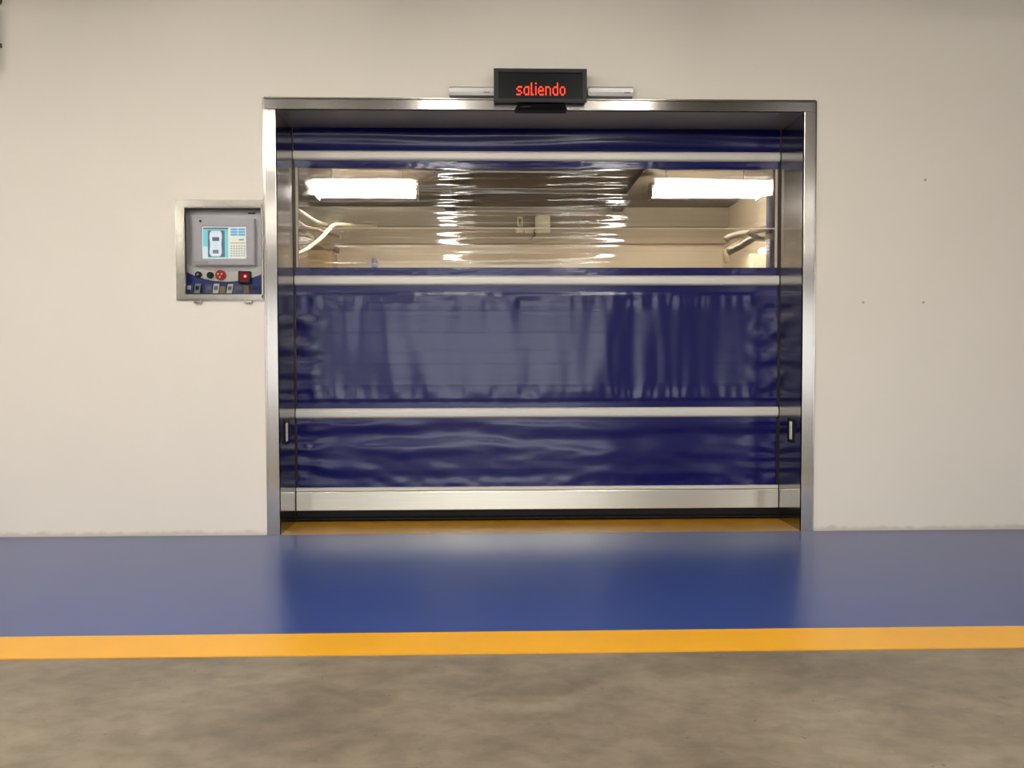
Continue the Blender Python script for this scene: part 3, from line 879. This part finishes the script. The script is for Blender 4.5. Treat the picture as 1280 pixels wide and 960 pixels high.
# ------------------------------------------------------------------ dark fitting at the top of the wall, cut by the picture edge
x, z = P(-2.0, 50)
cf = thing('wall_conduit', 'short dark conduit high on the wall, away from the door', 'pipe', (x, -0.03, PZ(-2, 88)))
obj('pipe', tube([(x, -0.03, PZ(-2, 92)), (x, -0.03, PZ(-2, 50)), (x, -0.03, PZ(-2, 14))], [0.012, 0.017, 0.017], 10), 'conduit', cf, True)
obj('knob', tube([(x, -0.001, PZ(-2, 1)), (x, -0.06, PZ(-2, 1))], 0.026, 12), 'conduit', cf, True)
box('clip', 'conduit', cf, x - 0.02, x + 0.02, -0.03, 0.0, PZ(-2, 60), PZ(-2, 55), 0.002)

# ------------------------------------------------------------------ things inside the cabin
def Q(u, v, y):
    x, z = P(u, v, y); return (x, y, z)

# white sensor head and its small boxes at the back lintel
by = CY1 - 0.25
x0, z1 = P(669, 268.5, by - 0.1); x1, z0 = P(688, 292, by - 0.1)
t = thing('cabin_detector', 'white rounded detector on the cabin back wall', 'detector', ((x0 + x1) / 2, by, z0))
box('head', 'cabin_white', t, x0, x1, by - 0.12, by - 0.03, z0, z1, 0.035, 3)
box('mount', 'cabin_band2', t, (x0 + x1) / 2 - 0.03, (x0 + x1) / 2 + 0.03, by - 0.03, by, (z0 + z1) / 2 - 0.03, (z0 + z1) / 2 + 0.03)
for (u0, v0, u1, v1, lab) in ((644, 285, 655, 292, 'small pale junction box on the cabin back wall, farther from the detector'), (656, 285, 667, 292, 'small pale junction box on the cabin back wall, touching the detector cable'), ):
    x0, z1 = P(u0, v0, by - 0.05); x1, z0 = P(u1, v1, by - 0.05)
    tb = thing('junction_box', lab, 'box', ((x0 + x1) / 2, CY1 - 0.12, z0), 'cabin junction boxes')
    box('body', 'cabin_white', tb, x0, x1, by - 0.05, by, z0 + 0.004, z1, 0.01)
    box('lid', 'cabin_white', tb, x0 + 0.012, x1 - 0.012, by - 0.056, by - 0.05, z0 + 0.014, z1 - 0.01, 0.004)
x0, z1 = P(646.5, 271, by); x1, z0 = P(653.5, 284, by)
bk = obj('wall_bracket', frame_bm(x0, x1, z0, z1, x0 + 0.018, x1 - 0.018, z0 + 0.03, z1 - 0.025, by - 0.03, by), 'cabin_white')
tag(bk, 'small pale square bracket above the junction boxes in the cabin', 'bracket')
cb = obj('detector_cable', tube(smooth_path([Q(667, 290, by - 0.03), Q(669, 294, by - 0.06), Q(666, 296, by - 0.03), Q(664, 300, by - 0.03)]), 0.012, 6), 'cable_dark', None, True)
tag(cb, 'short dark cable hanging under the white detector', 'cable')

# left side: tan pillar, tray, loose cables, bracket arms
py = 5.2
x0 = CX0; x1 = PX(415, 320, py)
pl = thing('cabin_pillar', 'tan pillar against the cabin side wall under the cables', 'pillar', ((x0 + x1) / 2, py, 0))
box('shaft', 'cardboard', pl, x0, x1, py, py + 0.3, 0, PZ(400, 312, py), 0.01)
prism_top = bmesh.new()
box('cap', 'cable_dark', pl, x0, x1 + 0.03, py - 0.02, py + 0.32, PZ(400, 312, py), PZ(400, 305, py), 0.01)
tr = thing('cable_tray', 'galvanised tray on the cabin side wall carrying cables', 'tray', (CX0 + 0.1, 3.5, 2.2))
zt_ = PZ(400, 288, py)
for dy_ in (0,):
    box('floor_plate', 'tray', tr, CX0 + 0.002, CX0 + 0.26, 1.0, CY1 - 0.3, zt_, zt_ + 0.01)
    box('rim', 'tray', tr, CX0 + 0.25, CX0 + 0.26, 1.0, CY1 - 0.3, zt_, zt_ + 0.06)
for k in range(5):
    y = 1.4 + k * 0.95
    obj('bracket', prism([(CX0 + 0.002, zt_ - 0.01), (CX0 + 0.26, zt_ - 0.01), (CX0 + 0.002, zt_ - 0.22)], y, y + 0.03), 'cable_dark', tr)
for k, (pts, r, m, lab) in enumerate((
    ([Q(371, 318, 3.6), Q(385, 310, 3.8), Q(402, 297, 4.1), Q(413, 285, 4.3), Q(420, 281, 4.5), Q(440, 281.5, 5.0), Q(470, 282, 6.0)], 0.022, 'cable', 'thick pale cable sweeping from the cabin side to the back wall'),
    ([Q(371, 276, 3.4), Q(384, 284, 3.8), Q(400, 288, 4.4), Q(425, 296, 5.6)], 0.016, 'cable_dark', 'brown cable sagging beside the thick pale cable'),
    ([Q(372, 262, 3.2), Q(384, 270, 3.7), Q(396, 277, 4.4), Q(408, 280, 5.2)], 0.018, 'cable', 'thin pale cable above the thick pale cable'),
    ([Q(372, 297, 3.4), Q(388, 300, 3.9), Q(402, 308, 4.6), Q(412, 313, 5.1)], 0.014, 'cable_dark', 'brown cable drooping in front of the tan pillar'),
)):
    o = obj('loose_cable', tube(smooth_path(pts), r, 8), m, None, True)
    tag(o, lab, 'cable', 'cabin cables')
# blue drum top showing above the window edge
yb = 5.6
x0, x1 = PX(464.5, 330, yb), PX(472.5, 330, yb)
zt_ = PZ(468, 322, yb)
r = (x1 - x0) / 2; xc = (x0 + x1) / 2
bp = thing('signal_post', 'slim blue and grey post near the tan pillar in the cabin', 'post', (xc, yb, 0))
obj('shaft', tube([(xc, yb, 0), (xc, yb, PZ(468, 332, yb))], r, 14), 'blue_paint', bp, True)
obj('collar', tube([(xc, yb, PZ(468, 332, yb)), (xc, yb, PZ(468, 329, yb))], r * 1.05, 14), 'silver', bp, True)
obj('band', tube([(xc, yb, PZ(468, 329, yb)), (xc, yb, PZ(468, 326, yb))], r, 14), 'blue_paint', bp, True)
obj('cap', tube([(xc, yb, PZ(468, 326, yb)), (xc, yb, zt_)], r * 1.02, 14), 'silver', bp, True)
# right side: blue post, jointed arms, small lit lamps
yr = 1.4
x0, x1 = PX(961, 300, yr), PX(968, 300, yr)
po = thing('blue_post', 'blue upright post inside the cabin near the window edge', 'post', ((x0 + x1) / 2, yr, 0))
box('shaft', 'blue_paint', po, x0, x1, yr, yr + 0.06, 0, PZ(964, 240, yr), 0.004)
box('clamp', 'tray', po, x0 - 0.006, x1 + 0.006, yr - 0.01, yr + 0.07, PZ(964, 300, yr), PZ(964, 292, yr), 0.004)
ya = 4.5
def wallpt(u, v):
    d = _f + _r * ((u - CX) / F_PX) + _d * ((v - CY) / F_PX)
    return CAM + d * ((CX1 - 0.004 - CAM.x) / d.x)
for start, pts, r, m, lab in (
    ((974, 284), [(945, 288, 4.3), (928, 292, 4.3), (912, 296, 4.3), (907, 300, 4.3)], 0.04, 'conduit', 'upper dark hose reaching out from the cabin side wall'),
    ((963, 291), [(940, 297, 4.6), (925, 303, 4.6), (912, 311, 4.6), (907, 316, 4.6), (909, 329, 4.6)], 0.032, 'cable_dark', 'brown hose on the cabin side wall with a hanging end'),
    ((986, 303), [(948, 297, 4.05), (938, 300, 4.0), (925, 308, 4.0), (910, 315, 4.0)], 0.04, 'conduit', 'lower dark hose reaching out from the cabin side wall'),
    ((1000, 306), [(952, 298, 3.7), (944, 296, 3.7), (934, 290, 3.7)], 0.028, 'cable_dark', 'short brown hose crossing the dark hoses'),
):
    p0 = wallpt(*start)
    path = [p0] + [Vector(Q(*p)) for p in pts]
    tag(obj('cabin_hose', tube(smooth_path(path), r, 8), m, None, True), lab, 'hose', 'cabin hoses')
x0, x1 = PX(938, 320, 4.3), CX1 - 0.01
wb = thing('white_cabinet', 'pale upright box in the cabin behind the hoses', 'box', ((x0 + x1) / 2, 4.3, 0))
box('body', 'cabin_white', wb, x0, x1, 4.3, 4.6, 0, PZ(950, 317, 4.3), 0.01)
box('door', 'cabin_white', wb, x0 + 0.015, x1 - 0.015, 4.285, 4.3, 0.1, PZ(950, 320, 4.3), 0.006)
M['small_lamp'] = mat('small_lit_lamp', srgb(255, 250, 225), 0.4, emit=srgb(255, 248, 220), estr=4.0)
ztop = PZ(950, 317, 4.3)
x = PX(954.5, 313, 4.5)
lp = thing('signal_lamp', 'small glowing lamp on top of the pale upright box', 'lamp', (x, 4.5, ztop))
bm = bmesh.new(); bmesh.ops.create_uvsphere(bm, u_segments=14, v_segments=10, radius=0.045)
bmesh.ops.scale(bm, vec=(1.3, 1, 0.9), verts=bm.verts[:]); bmesh.ops.translate(bm, vec=(x, 4.5, ztop + 0.055), verts=bm.verts[:])
obj('globe', bm, 'small_lamp', lp, True)
obj('holder', tube([(x, 4.5, ztop), (x, 4.5, ztop + 0.02)], 0.03, 12), 'tray', lp)
